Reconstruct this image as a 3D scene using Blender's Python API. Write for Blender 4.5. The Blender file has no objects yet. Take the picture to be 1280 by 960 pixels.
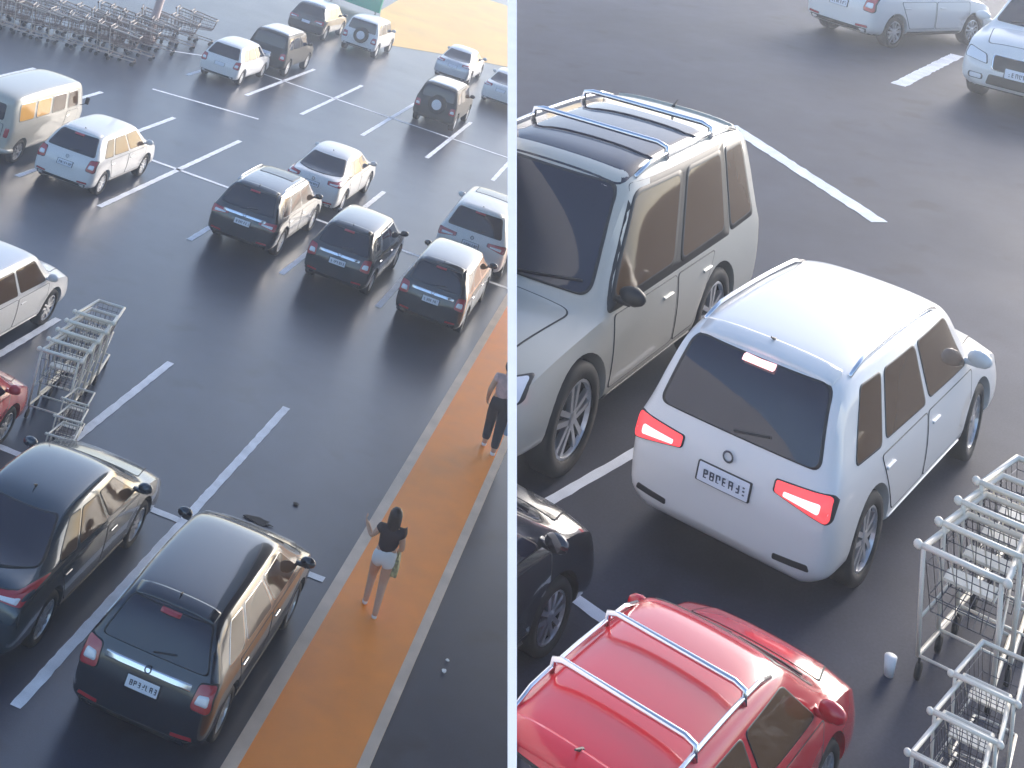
import bpy, bmesh, math, random
from mathutils import Vector, Matrix
from mathutils.bvhtree import BVHTree
random.seed(7)
R = math.radians
scene = bpy.context.scene
col = scene.collection

# ------------------------------------------------------------------ camera
cam_d = bpy.data.cameras.new("camera"); cam = bpy.data.objects.new("camera", cam_d); col.objects.link(cam)
RT = Vector((0.9479, 0.1451, 0.2836)); DN = Vector((0.2636, 0.1432, -0.954)); FW = Vector((-0.179, 0.979, 0.0975))
m = Matrix.Identity(4)
for r in range(3):
    m[r][0] = RT[r]; m[r][1] = -DN[r]; m[r][2] = -FW[r]
m[0][3], m[1][3], m[2][3] = 5.784, -21.968, 11.754
cam.matrix_world = m
cam_d.sensor_fit = 'HORIZONTAL'; cam_d.sensor_width = 36; cam_d.lens = 1696.09 / 1280 * 36
cam_d.shift_x = (640 - 674.66) / 1280; cam_d.shift_y = (-364.5 - 480) / 1280
cam_d.clip_start = .1; cam_d.clip_end = 2000
scene.camera = cam

# ------------------------------------------------------------------ sky, sun, exposure
SUN_EL, SUN_AZ = R(26), R(27)          # azimuth measured clockwise from +Y
w = bpy.data.worlds.new("World"); scene.world = w; w.use_nodes = True
nt = w.node_tree
sky = nt.nodes.new('ShaderNodeTexSky'); sky.sky_type = 'NISHITA'; sky.sun_disc = False
sky.sun_elevation = SUN_EL; sky.sun_rotation = SUN_AZ; sky.air_density = 1.0; sky.dust_density = 2.0; sky.ozone_density = 2.5
bg = nt.nodes['Background']; bg.inputs['Strength'].default_value = .15
nt.links.new(sky.outputs[0], bg.inputs[0])
sd = bpy.data.lights.new("sun", 'SUN'); sd.energy = 1.3; sd.angle = R(28); sd.color = (1, .92, .84)
so = bpy.data.objects.new("sun", sd); col.objects.link(so)
sdir = Vector((math.sin(SUN_AZ) * math.cos(SUN_EL), math.cos(SUN_AZ) * math.cos(SUN_EL), math.sin(SUN_EL)))
so.rotation_euler = sdir.to_track_quat('Z', 'Y').to_euler(); so.location = sdir * 60
vs = scene.view_settings; vs.view_transform = 'Standard'; vs.look = 'None'; vs.gamma = 1; vs.use_curve_mapping = False
vs.exposure = 1.12
scene.cycles.max_bounces = 6; scene.cycles.volume_bounces = 2
scene.cycles.use_denoising = True

# ------------------------------------------------------------------ materials
def mat(name, base, rough=.5, metal=0, coat=0, emit=None, es=0, noise=None, bump=0, spec=.5, alpha=1):
    M = bpy.data.materials.new(name); M.use_nodes = True; N = M.node_tree.nodes; K = M.node_tree.links
    b = N['Principled BSDF']; b.inputs['Base Color'].default_value = (*base, 1)
    b.inputs['Roughness'].default_value = rough; b.inputs['Metallic'].default_value = metal
    b.inputs['Coat Weight'].default_value = coat; b.inputs['Coat Roughness'].default_value = .06
    b.inputs['Specular IOR Level'].default_value = spec; b.inputs['Alpha'].default_value = alpha
    if emit: b.inputs['Emission Color'].default_value = (*emit, 1); b.inputs['Emission Strength'].default_value = es
    if noise:
        sc, amt = noise
        tc = N.new('ShaderNodeTexCoord'); n = N.new('ShaderNodeTexNoise'); n.inputs['Scale'].default_value = sc
        n.inputs['Detail'].default_value = 6
        K.new(tc.outputs['Object'], n.inputs['Vector'])
        r = N.new('ShaderNodeValToRGB')
        r.color_ramp.elements[0].position = .3; r.color_ramp.elements[1].position = .7
        r.color_ramp.elements[0].color = (*[c * (1 - amt) for c in base], 1)
        r.color_ramp.elements[1].color = (*[min(1, c * (1 + amt)) for c in base], 1)
        K.new(n.outputs['Fac'], r.inputs['Fac']); K.new(r.outputs['Color'], b.inputs['Base Color'])
        mr = N.new('ShaderNodeMapRange'); mr.inputs['To Min'].default_value = max(0, rough - .08); mr.inputs['To Max'].default_value = min(1, rough + .08)
        K.new(n.outputs['Fac'], mr.inputs['Value']); K.new(mr.outputs[0], b.inputs['Roughness'])
        if bump:
            n2 = N.new('ShaderNodeTexNoise'); n2.inputs['Scale'].default_value = 60; n2.inputs['Detail'].default_value = 4
            K.new(tc.outputs['Object'], n2.inputs['Vector'])
            bp = N.new('ShaderNodeBump'); bp.inputs['Strength'].default_value = bump; bp.inputs['Distance'].default_value = .01
            K.new(n2.outputs['Fac'], bp.inputs['Height']); K.new(bp.outputs[0], b.inputs['Normal'])
    return M

def asphalt(name, base, r0, r1, sp):
    """worn asphalt: large soft patches, fine grain, oil spots"""
    M = bpy.data.materials.new(name); M.use_nodes = True; N = M.node_tree.nodes; K = M.node_tree.links
    b = N['Principled BSDF']; tc = N.new('ShaderNodeTexCoord')
    def noise(s, d=6, off=0):
        n = N.new('ShaderNodeTexNoise'); n.inputs['Scale'].default_value = s; n.inputs['Detail'].default_value = d
        mp = N.new('ShaderNodeMapping'); mp.inputs['Location'].default_value = (off, off, 0)
        K.new(tc.outputs['Object'], mp.inputs['Vector']); K.new(mp.outputs[0], n.inputs['Vector']); return n
    def ramp(n, p0, c0, p1, c1):
        r = N.new('ShaderNodeValToRGB'); e = r.color_ramp.elements
        e[0].position = p0; e[1].position = p1; e[0].color = (*c0, 1); e[1].color = (*c1, 1); K.new(n.outputs['Fac'], r.inputs['Fac']); return r
    big = ramp(noise(.22), .3, [c * .78 for c in base], .72, [c * 1.2 for c in base])
    grain = ramp(noise(38, 3), .25, (.8, .8, .8), .75, (1.2, 1.2, 1.2))
    mid = ramp(noise(2.1, 8, 31), .3, (.85, .85, .85), .7, (1.13, 1.12, 1.1))
    oil = ramp(noise(.9, 3, 77), .60, (1, 1, 1), .70, (.55, .55, .58))
    last = big
    for q in (grain, mid, oil):
        mx = N.new('ShaderNodeMix'); mx.data_type = 'RGBA'; mx.blend_type = 'MULTIPLY'; mx.inputs['Factor'].default_value = 1
        K.new(last.outputs[0] if last is big else last.outputs['Result'], mx.inputs['A']); K.new(q.outputs[0], mx.inputs['B']); last = mx
    K.new(last.outputs['Result'], b.inputs['Base Color'])
    mr = N.new('ShaderNodeMapRange'); mr.inputs['To Min'].default_value = r0; mr.inputs['To Max'].default_value = r1; b.inputs['Specular IOR Level'].default_value = sp
    K.new(noise(.5, 5, 9).outputs['Fac'], mr.inputs['Value']); K.new(mr.outputs[0], b.inputs['Roughness'])
    bp = N.new('ShaderNodeBump'); bp.inputs['Strength'].default_value = .2; bp.inputs['Distance'].default_value = .005
    K.new(noise(55, 3).outputs['Fac'], bp.inputs['Height']); K.new(bp.outputs[0], b.inputs['Normal'])
    return M

M = {
 'asphalt': asphalt('asphalt', (.024, .033, .060), .25, .38, .55),
 'deck': asphalt('deck_asphalt', (.031, .037, .062), .55, .70, .25),
 'line': mat('line_paint', (.82, .83, .86), .6, noise=(3, .15)),
 'orange': mat('orange_paint', (.95, .27, .005), .5, noise=(2.2, .06), bump=.3),
 'palekerb': mat('pale_kerb', (.62, .50, .40), .6, noise=(2, .15)),
 'yellow': mat('yellow_paint', (.85, .52, .16), .6, noise=(.4, .1)),
 'white_conc': mat('white_concrete', (.82, .82, .84), .6, noise=(2, .05)),
 'concrete': mat('concrete', (.35, .35, .36), .8, noise=(2, .15)),
 'white': mat('white_car_paint', (.72, .71, .70), .3, coat=.5),
 'cream': mat('silver_beige_paint', (.46, .44, .38), .3, coat=.7),
 'silver': mat('silver_paint', (.52, .54, .58), .28, .35, coat=.6),
 'black': mat('black_car_paint', (.012, .014, .022), .2, coat=1),
 'navy': mat('dark_blue_paint', (.010, .014, .026), .22, .2, coat=1),
 'petrol': mat('blue_grey_paint', (.022, .042, .062), .22, .3, coat=1),
 'red': mat('red_car_paint', (.55, .012, .025), .22, coat=.8),
 'glass': mat('dark_glass', (.010, .012, .028), .06, spec=.7),
 'glass_tan': mat('tan_interior_glass', (.095, .052, .024), .06, spec=.35),  # opaque glass, cabin's tan set as its base colour
 'glass_orange': mat('orange_interior_glass', (.70, .36, .07), .12, spec=.6),  # opaque glass, interior's orange set as its base colour, no glow
 'rubber': mat('tyre_rubber', (.012, .012, .013), .75),
 'trim': mat('black_trim', (.014, .014, .016), .5),
 'gap': mat('shut_line', (.02, .02, .022), .7),
 'chrome': mat('chrome', (.75, .76, .8), .18, 1),
 'rim': mat('alloy_rim', (.62, .63, .66), .3, .85),
 'lampw': mat('clear_lamp', (.75, .77, .82), .12, spec=.8, coat=1),
 'lampr': mat('red_lamp', (.40, .02, .03), .15, coat=1),
 'brake': mat('lit_brake_lamp', (.6, .04, .05), .2, emit=(1, .06, .07), es=.6),
 'brakew': mat('lit_brake_core', (.9, .5, .5), .2, emit=(1, .5, .5), es=1.0),
 'plate': mat('plate_white', (.70, .73, .80), .4),
 'ink': mat('plate_ink', (.05, .06, .09), .5),
 'wire': mat('cart_wire', (.10, .10, .12), .35, .8),
 'cartw': mat('cart_pale_plastic', (.80, .74, .63), .4),
 'farwire': mat('far_trolley_wire', (.16, .10, .08), .5),
 'farrim': mat('far_trolley_rim', (.50, .42, .36), .5),
 'cartb': mat('cart_blue_plastic', (.10, .15, .25), .4),
 'skin': mat('skin', (.60, .34, .22), .5),
 'hair': mat('dark_hair', (.035, .016, .010), .45),
 'top': mat('dark_top', (.030, .014, .018), .8),
 'shorts': mat('white_shorts', (.78, .76, .74), .8),
 'bag': mat('patterned_bag', (.35, .32, .16), .6, noise=(18, .7)),
 'pinktop': mat('pink_shirt', (.62, .42, .40), .8, noise=(12, .2)),
 'trousers': mat('black_trousers', (.02, .02, .028), .8),
 'bluebag': mat('pale_blue_bag', (.30, .42, .55), .5),
 'green': mat('green_sign', (.01, .45, .28), .45),
 'pole': mat('pole_paint', (.42, .30, .27), .5),
 'paper': mat('paper_white', (.85, .85, .85), .6),
 'leaf': mat('dry_leaf', (.025, .02, .018), .8),
 'rust': mat('rusty_roof_load', (.55, .40, .33), .5, noise=(6, .4)),
}

# ------------------------------------------------------------------ object helpers
def tag(o, label=None, cat=None, group=None, kind=None):
    if label: o['label'] = label
    if cat: o['category'] = cat
    if group: o['group'] = group
    if kind: o['kind'] = kind
    return o
def from_bm(name, bm, mats, parent=None, smooth=False):
    me = bpy.data.meshes.new(name); bm.normal_update(); bm.to_mesh(me); bm.free()
    for x in (mats if isinstance(mats, (list, tuple)) else [mats]): me.materials.append(x)
    if smooth: me.polygons.foreach_set('use_smooth', [True] * len(me.polygons))
    o = bpy.data.objects.new(name, me); col.objects.link(o)
    if parent: o.parent = parent
    return o
def empty(name, loc=(0, 0, 0), rz=0, parent=None):
    o = bpy.data.objects.new(name, None); o.empty_display_size = .3; col.objects.link(o)
    o.location = loc; o.rotation_euler = (0, 0, rz)
    if parent: o.parent = parent
    return o
def copy_tree(o, parent=None):
    c = o.copy(); col.objects.link(c)
    if parent: c.parent = parent
    for ch in list(o.children): copy_tree(ch, c)
    return c
def box(bm, x0, x1, y0, y1, z0, z1, mi=0, T=None):
    vs = [bm.verts.new(Vector((x, y, z)) if T is None else T @ Vector((x, y, z))) for x in (x0, x1) for y in (y0, y1) for z in (z0, z1)]
    for f in ((0, 1, 3, 2), (4, 6, 7, 5), (0, 4, 5, 1), (2, 3, 7, 6), (0, 2, 6, 4), (1, 5, 7, 3)):
        bm.faces.new([vs[i] for i in f]).material_index = mi
def bevel(bm, w=.01, seg=2):
    bmesh.ops.bevel(bm, geom=bm.edges[:], offset=w, segments=seg, affect='EDGES', profile=.5)
def tube(bm, pts, r, n=8, closed=False, mi=0, taper=None):
    pts = [Vector(p) for p in pts]; rings = []
    up = Vector((0, 0, 1)); k = len(pts)
    for i, p in enumerate(pts):
        a = pts[i - 1] if (i > 0 or closed) else p; b = pts[(i + 1) % k] if (i < k - 1 or closed) else p
        t = (b - a).normalized()
        u = t.cross(up)
        if u.length < .05: u = t.cross(Vector((1, 0, 0)))
        u.normalize(); v = t.cross(u)
        rr = r if taper is None else taper[i]
        rings.append([bm.verts.new(p + (u * math.cos(2 * math.pi * j / n) + v * math.sin(2 * math.pi * j / n)) * rr) for j in range(n)])
    for i in range(k if closed else k - 1):
        A, B = rings[i], rings[(i + 1) % k]
        for j in range(n):
            bm.faces.new((A[j], A[(j + 1) % n], B[(j + 1) % n], B[j])).material_index = mi
    if not closed:
        bm.faces.new(rings[0][::-1]).material_index = mi; bm.faces.new(rings[-1]).material_index = mi
def lathe_y(bm, prof, n=32, c=(0, 0, 0), mi=0):
    """prof: (radius, y) pairs around the y axis"""
    c = Vector(c); rings = []
    for r, y in prof:
        if r < 1e-5: rings.append([bm.verts.new(c + Vector((0, y, 0)))])
        else: rings.append([bm.verts.new(c + Vector((r * math.cos(2 * math.pi * j / n), y, r * math.sin(2 * math.pi * j / n)))) for j in range(n)])
    for A, B in zip(rings, rings[1:]):
        for j in range(n):
            a0, a1 = A[j % len(A)], A[(j + 1) % len(A)]; b0, b1 = B[j % len(B)], B[(j + 1) % len(B)]
            q = []
            for v in (a0, b0, b1, a1):
                if v not in q: q.append(v)
            if len(q) > 2: bm.faces.new(q).material_index = mi

# deck frame (a gently sloping upper parking ramp)
DM = Matrix(((0.4164, -0.8992, -0.1344, 6.9497), (0.8977, 0.43, -0.0959, -10.5203), (0.144, -0.0807, 0.9863, 6.694), (0, 0, 0, 1)))
def on_deck(o, x, y, rz=0, s=1, z=0):
    o.matrix_world = DM @ Matrix.Translation((x, y, z)) @ Matrix.Rotation(rz, 4, 'Z') @ Matrix.Scale(s, 4)
def put(o, x, y, rz=0, s=1, z=0):
    o.location = (x, y, z); o.rotation_euler = (0, 0, rz); o.scale = (s, s, s)

# ------------------------------------------------------------------ ground, lines, walkway
def sheet(name, poly, z, mt, label=None, cat=None, kind=None, group=None, T=None, th=0):
    bm = bmesh.new()
    vs = [bm.verts.new((x, y, z)) for x, y in poly]; f = bm.faces.new(vs)
    if f.normal.z < 0: f.normal_flip()
    if th:
        r = bmesh.ops.extrude_face_region(bm, geom=[f])
        for v in r['geom']:
            if isinstance(v, bmesh.types.BMVert): v.co.z += th
    bmesh.ops.recalc_face_normals(bm, faces=bm.faces)
    o = from_bm(name, bm, mt)
    if T is not None: o.matrix_world = T
    return tag(o, label, cat, group, kind)
sheet('ground', [(-90, -45), (90, -45), (90, 130), (-90, 130)], 0, M['asphalt'], kind='structure')
def seg_poly(x0, y0, x1, y1, w):
    d = Vector((x1 - x0, y1 - y0)).normalized(); n = Vector((-d.y, d.x)) * w / 2
    return [(x0 - n.x, y0 - n.y), (x1 - n.x, y1 - n.y), (x1 + n.x, y1 + n.y), (x0 + n.x, y0 + n.y)]
def line_mesh(name, segs, z, T=None, w=.16, label=None):
    """worn painted lines: each stroke subdivided with slightly ragged edges"""
    bm = bmesh.new()
    for s in segs:
        x0, y0, x1, y1 = s[:4]; ww = s[4] if len(s) > 4 else w
        d = Vector((x1 - x0, y1 - y0)); L = d.length; d.normalize(); n = Vector((-d.y, d.x)); k = max(2, int(L / .12)); prev = None
        for i in range(k + 1):
            p = Vector((x0, y0)) + d * (L * i / k); a = ww / 2 * random.uniform(.86, 1.06); b = ww / 2 * random.uniform(.86, 1.06)
            cur = (bm.verts.new((*(p - n * a), z)), bm.verts.new((*(p + n * b), z)))
            if prev: bm.faces.new((prev[0], cur[0], cur[1], prev[1]))
            prev = cur
    o = from_bm(name, bm, M['line'])
    if T is not None: o.matrix_world = T
    return tag(o, label, kind='structure')
A = 6.57
segs = []
for X in (-7.5, -5, -2.5, 0): segs.append((X, -5.05, X, 5))
segs.append((-10, -5, -10, 5))
segs += [(-12.5, 0, -.06, 0), (.06, 0, 2.42, 0)]
yb = 5 + A
for X in (-15, -12.5, -9.85, -7.5, -5, -2.5, 0): segs.append((X, yb + (0 if X else .15), X, yb + 9.8))
segs += [(-12.4, yb + 4.9, 2.5, yb + 4.9)]
yc = 15 + 2 * A - .9
for X in (-12, -9.6, -7.4, -5, -2.5, 0): segs.append((X, yc, X, yc + 8.2))
segs += [(-11.9, yc + 4.2, 1.5, yc + 4.2), (-11.8, 23.8, -8.1, 24.65), (-14, 30, -12.1, 32)]
line_mesh('parking_lines', segs, .008)
# walkway: raised pale edges around orange surface
sheet('walkway', [(2.74, -14), (4.05, -14), (4.05, 75), (2.74, 75)], .0, M['orange'], kind='structure', th=.035)
bm = bmesh.new(); box(bm, 2.56, 2.74, -14, 75, 0, .038); box(bm, 4.05, 4.20, -14, 75, 0, .038)
tag(from_bm('kerb', bm, M['palekerb']), kind='structure')
sheet('painted_apron', [(-9.8, 46.2), (-6.6, 49.6), (-3.6, 52), (2.4, 61), (2.4, 78), (-14.5, 78), (-12.6, 57)], .008, M['yellow'], kind='structure')

# ------------------------------------------------------------------ upper ramp deck
def deck_sheet(name, poly, z, mt, th=0, kind='structure'):
    return sheet(name, poly, z, mt, kind=kind, T=DM, th=th)
CD = Vector((-10.033, -4.283, 6.245))
def edge_line(k):
    """foot line of one face of the leaning divider along the ramp's left side"""
    P0, P1 = WALL_FEET[k]; return Vector(P0), Vector(P1)
WALL_FEET = dict(L=((-2.6751, .0172), (18.9202, 15.8267)), C=((-2.6555, -.0022), (19.0579, 15.7849)), R=((-2.6340, -.0233), (19.2089, 15.7390)))
def wall_pt(k, s, z):
    P0, P1 = edge_line(k); e = (P1 - P0).normalized(); foot = P0 + e * s
    e3 = Vector((e.x, e.y, 0)); n = e3.cross(CD - Vector((P0.x, P0.y, 0)))
    # horizontal step per metre of height that keeps the face plane
    side = Vector((-e.y, e.x, 0)); t = -n.z / n.dot(side)
    return Vector((foot.x, foot.y, 0)) + side * (t * z) + Vector((0, 0, z))
S0, S1, WH = -4.6, 29.5, 2.55
ca, cb = wall_pt('C', S0, 0), wall_pt('C', S1, 0)
deck_poly = [(ca.x, ca.y), (1.5, -8), (44, -8), (44, 13.5), (28, 20), (cb.x, cb.y)]
sheet('parking_deck', deck_poly, -.16, M['deck'], kind='structure', T=DM, th=.16)
bm = bmesh.new(); prev = None
for i in range(13):
    s_ = S0 + (S1 - S0) * i / 12
    ring = [bm.verts.new(wall_pt(k, s_, z)) for k, z in (('L', -.20), ('R', -.20), ('R', WH), ('L', WH))]
    if prev:
        for j in range(4): bm.faces.new((prev[j], prev[(j + 1) % 4], ring[(j + 1) % 4], ring[j]))
    else: bm.faces.new(ring)
    prev = ring
bm.faces.new(prev[::-1]); bmesh.ops.recalc_face_normals(bm, faces=bm.faces)
o = from_bm('divider_wall', bm, M['white_conc']); o.matrix_world = DM; tag(o, 'tall thin white divider strip separating the upper deck from the lower lot', 'wall')  # divider strip between the two views, built as a leaning wall
bm = bmesh.new()
for (x, y) in ((2, -1.5), (9, 1.5), (16, 4), (24, 8), (10, -4.5), (22, -2)):
    p = DM @ Vector((x, y, -.16)); tube(bm, [(p.x, p.y, 0), (p.x, p.y, p.z + .06)], .28, 20)
tag(from_bm('deck_columns', bm, M['concrete']), kind='structure')
line_mesh('deck_lines', [(12.4, 6.1, 9.82, 2.34, .30), (19.3, 5.5, 24.5, 5.85, .34), (-.55, 1.53, 1.9, 1.38, .11), (1.9, 1.38, 3.2, 1.5, .11), (-.93, .95, -1.08, -.1, .12)], .006, DM)

# ------------------------------------------------------------------ car builder
def round_outline(poly, r=.18, n=6):
    """round a polygon's corners; r = share of the shorter adjoining edge"""
    P = [Vector(p) for p in poly]; out = []
    for i, p in enumerate(P):
        a, b = P[i - 1], P[(i + 1) % len(P)]
        d = min((a - p).length, (b - p).length) * r
        A_, B_ = p + (a - p).normalized() * d, p + (b - p).normalized() * d
        for k in range(n + 1):
            t = k / n; out.append(A_ * (1 - t) ** 2 + p * 2 * t * (1 - t) + B_ * t * t)
    res = []
    for i, p in enumerate(out):                      # subdivide long edges
        q = out[(i + 1) % len(out)]; k = max(1, int((q - p).length / .09))
        for j in range(k): res.append(p.lerp(q, j / k))
    return res
class Surf:
    def __init__(s, ob): s.bvh = BVHTree.FromPolygons([v.co.copy() for v in ob.data.vertices], [list(p.vertices) for p in ob.data.polygons])
    def hit(s, ax, a, b, sgn):
        if ax == 'y': o, d = Vector((a, 3 * sgn, b)), Vector((0, -sgn, 0))
        elif ax == 'x': o, d = Vector((6 * sgn, a, b)), Vector((-sgn, 0, 0))
        else: o, d = Vector((a, b, 4)), Vector((0, 0, -1))
        return s.bvh.ray_cast(o, d)[:2], d
    def patch(s, name, poly, ax, sgn, mats, parent, off=.005, border=.0, rad=.18, rings=5, clampz=True):
        out = round_outline(poly, rad); c = sum(out, Vector((0, 0))) / len(out)
        bm = bmesh.new(); fr = [0] + [i / rings for i in range(1, rings)]
        sizes = [(p - c).length for p in out]; mean = sum(sizes) / len(sizes)
        if border: fr += [1 - border / mean, 1.0]
        else: fr += [1.0]
        fr = sorted(set(round(x, 4) for x in fr if x >= 0)); R_ = []
        last = None
        for f in fr:
            ring = []
            for p in ([c] if f == 0 else out):
                q = c + (p - c) * f; (h, n), d = s.hit(ax, q.x, q.y, sgn)
                if h is None:
                    h = last.copy() if last is not None else Vector((0, 0, .5)); n = -d
                if n.dot(d) > 0: n = -n
                last = h
                ring.append(bm.verts.new(h + n * off))
            R_.append(ring)
        for i, (A_, B_) in enumerate(zip(R_, R_[1:])):
            n = len(B_)
            for j in range(n):
                q = [A_[0]] if len(A_) == 1 else [A_[j], A_[(j + 1) % n]]
                f = bm.faces.new([*q, B_[(j + 1) % n], B_[j]] if len(q) == 2 else [q[0], B_[(j + 1) % n], B_[j]])
                f.material_index = 1 if (border and i == len(R_) - 2) else 0
        # skirt back to the body so the piece has thickness
        B_ = R_[-1]; n = len(B_); low = []
        bm.normal_update()
        for v, p in zip(B_, out):
            (h, nn), d = s.hit(ax, p.x, p.y, sgn)
            low.append(bm.verts.new(v.co + d * (off + .004)))
        for j in range(n):
            bm.faces.new((B_[j], B_[(j + 1) % n], low[(j + 1) % n], low[j])).material_index = 1 if border else 0
        bmesh.ops.recalc_face_normals(bm, faces=bm.faces)
        return from_bm(name, bm, mats, parent, smooth=True)

def crease_mesh(bm, cl):
    cl = [(e.index, v) for e, v in cl]
    ly = bm.edges.layers.float.new('crease_edge'); bm.edges.ensure_lookup_table()
    for i, v in cl: bm.edges[i][ly] = v

def loft_body(S, hw_arch, wheels, wr, paint):
    bm = bmesh.new(); rings = []
    for (x, zb, hw, zs, hs, zt, ht) in S:
        half = [(0, zb), (hw * .8, zb), (hw * .975, zb + min(.09, (zs - zb) * .3)), (hw, zb + (zs - zb) * .6), (hs, zs), (ht, zt - min(.05, (zt - zs) * .5)), (ht * .72, zt), (0, zt + .012)]
        full = half + [(-y, z) for y, z in half[-2:0:-1]]
        rings.append([bm.verts.new((x, y, z)) for y, z in full])
    n = 14; cr = []
    for A_, B_ in zip(rings, rings[1:]):
        for j in range(n): bm.faces.new((A_[j], B_[j], B_[(j + 1) % n], A_[(j + 1) % n]))
    for Rg in (rings[0], rings[-1]):
        for k in range(0, 7):
            q = [Rg[k], Rg[k + 1], Rg[(14 - k - 1) % 14], Rg[(14 - k) % 14]]
            u = []
            for v in q:
                if v not in u: u.append(v)
            bm.faces.new(u)
    bm.edges.index_update()
    for A_, B_ in zip(rings, rings[1:]):
        for j, v in ((1, .5), (13, .5), (2, .3), (12, .3), (4, .55), (10, .55), (5, .45), (9, .45)):
            e = bm.edges.get((A_[j], B_[j]))
            if e: cr.append((e, v))
    crease_mesh(bm, cr)
    bmesh.ops.recalc_face_normals(bm, faces=bm.faces)
    o = from_bm('body', bm, [paint, M['trim']])
    md = o.modifiers.new('s', 'SUBSURF'); md.levels = 2; md.render_levels = 2
    cutters = []
    for wx in wheels:
        for sg in (1, -1):
            cb = bmesh.new(); y0, y1 = (hw_arch - .27) * sg, (hw_arch + .3) * sg
            lathe_y(cb, [(0, y0), (wr + .055, y0), (wr + .055, y1), (0, y1)], 36, (wx, 0, wr + .01))
            bmesh.ops.recalc_face_normals(cb, faces=cb.faces)
            c = from_bm('cut', cb, M['trim']); cutters.append(c)
            mb = o.modifiers.new('b', 'BOOLEAN'); mb.object = c; mb.solver = 'EXACT'; mb.operation = 'DIFFERENCE'
    dg = bpy.context.evaluated_depsgraph_get(); dg.update()
    me = bpy.data.meshes.new_from_object(o.evaluated_get(dg))
    if max(abs(v.co.y) for v in me.vertices) > hw_arch + .06:      # the exact cut failed: use the fast solver
        for mb in o.modifiers:
            if mb.type == 'BOOLEAN': mb.solver = 'FAST'
        dg = bpy.context.evaluated_depsgraph_get(); dg.update()
        me = bpy.data.meshes.new_from_object(o.evaluated_get(dg))
    for c in cutters: bpy.data.objects.remove(c)
    o.modifiers.clear(); o.data = me
    while len(me.materials) < 2: me.materials.append(M['trim'])
    me.materials[0] = paint; me.materials[1] = M['trim']
    for p in me.polygons:
        c = p.center; p.material_index = 0
        for wx in wheels:
            if math.hypot(c.x - wx, c.z - wr - .01) < wr + .05 and abs(c.y) > hw_arch - .30: p.material_index = 1
        if c.z < S[5][1] + .05: p.material_index = 1
    me.polygons.foreach_set('use_smooth', [True] * len(me.polygons))
    try: me.set_sharp_from_angle(angle=R(38))
    except Exception: pass
    return o

def make_wheel(wr, parent, x, y, sg, spokes=5, steer=0, rimm=None):
    bm = bmesh.new(); w = .11
    ri = wr * .70
    lathe_y(bm, [(ri, -w * sg), (wr * .93, -w * sg), (wr, -w * .7 * sg), (wr, w * .7 * sg), (wr * .94, w * sg), (ri * 1.04, w * sg), (ri, w * .8 * sg), (ri, -w * sg)], 36)
    bmesh.ops.recalc_face_normals(bm, faces=bm.faces)
    t = from_bm('wheel', bm, M['rubber'], parent, True); t.location = (x, y, wr); t.rotation_euler = (0, 0, steer)
    bm = bmesh.new()
    lathe_y(bm, [(ri, -w * .9 * sg), (ri, w * .85 * sg), (ri * .93, w * .88 * sg), (ri * .90, w * .4 * sg), (ri * .5, w * .1 * sg), (0, w * .1 * sg)], 30, mi=1)
    lathe_y(bm, [(ri, w * .86 * sg), (ri * .93, w * .9 * sg), (ri * .9, w * .6 * sg)], 30)
    for k in range(spokes):
        a = 2 * math.pi * k / spokes; T = Matrix.Rotation(a, 4, 'Y')
        y0, y1 = sorted((w * .45 * sg, w * .8 * sg))
        for off in (-.035, .035):
            vs = [T @ Vector(v) for v in ((0, 0, 0),)]
            q = []
            for (px, pz) in ((off * .6 - .018, .03), (off * .6 + .018, .03), (off * 1.5 + .02, ri * .95), (off * 1.5 - .02, ri * .95)):
                q.append((bm.verts.new(T @ Vector((px, y0, pz))), bm.verts.new(T @ Vector((px, y1, pz)))))
            bm.faces.new([a_[1] for a_ in q]); bm.faces.new([a_[0] for a_ in q][::-1])
            for i in range(4): bm.faces.new((q[i][0], q[(i + 1) % 4][0], q[(i + 1) % 4][1], q[i][1]))
    lathe_y(bm, [(.055, w * .3 * sg), (.055, w * .82 * sg), (.03, w * .86 * sg), (0, w * .86 * sg)], 16)
    bmesh.ops.recalc_face_normals(bm, faces=bm.faces)
    r = from_bm('rim', bm, [rimm or M['rim'], M['trim']], t, False)
    return t

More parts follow.
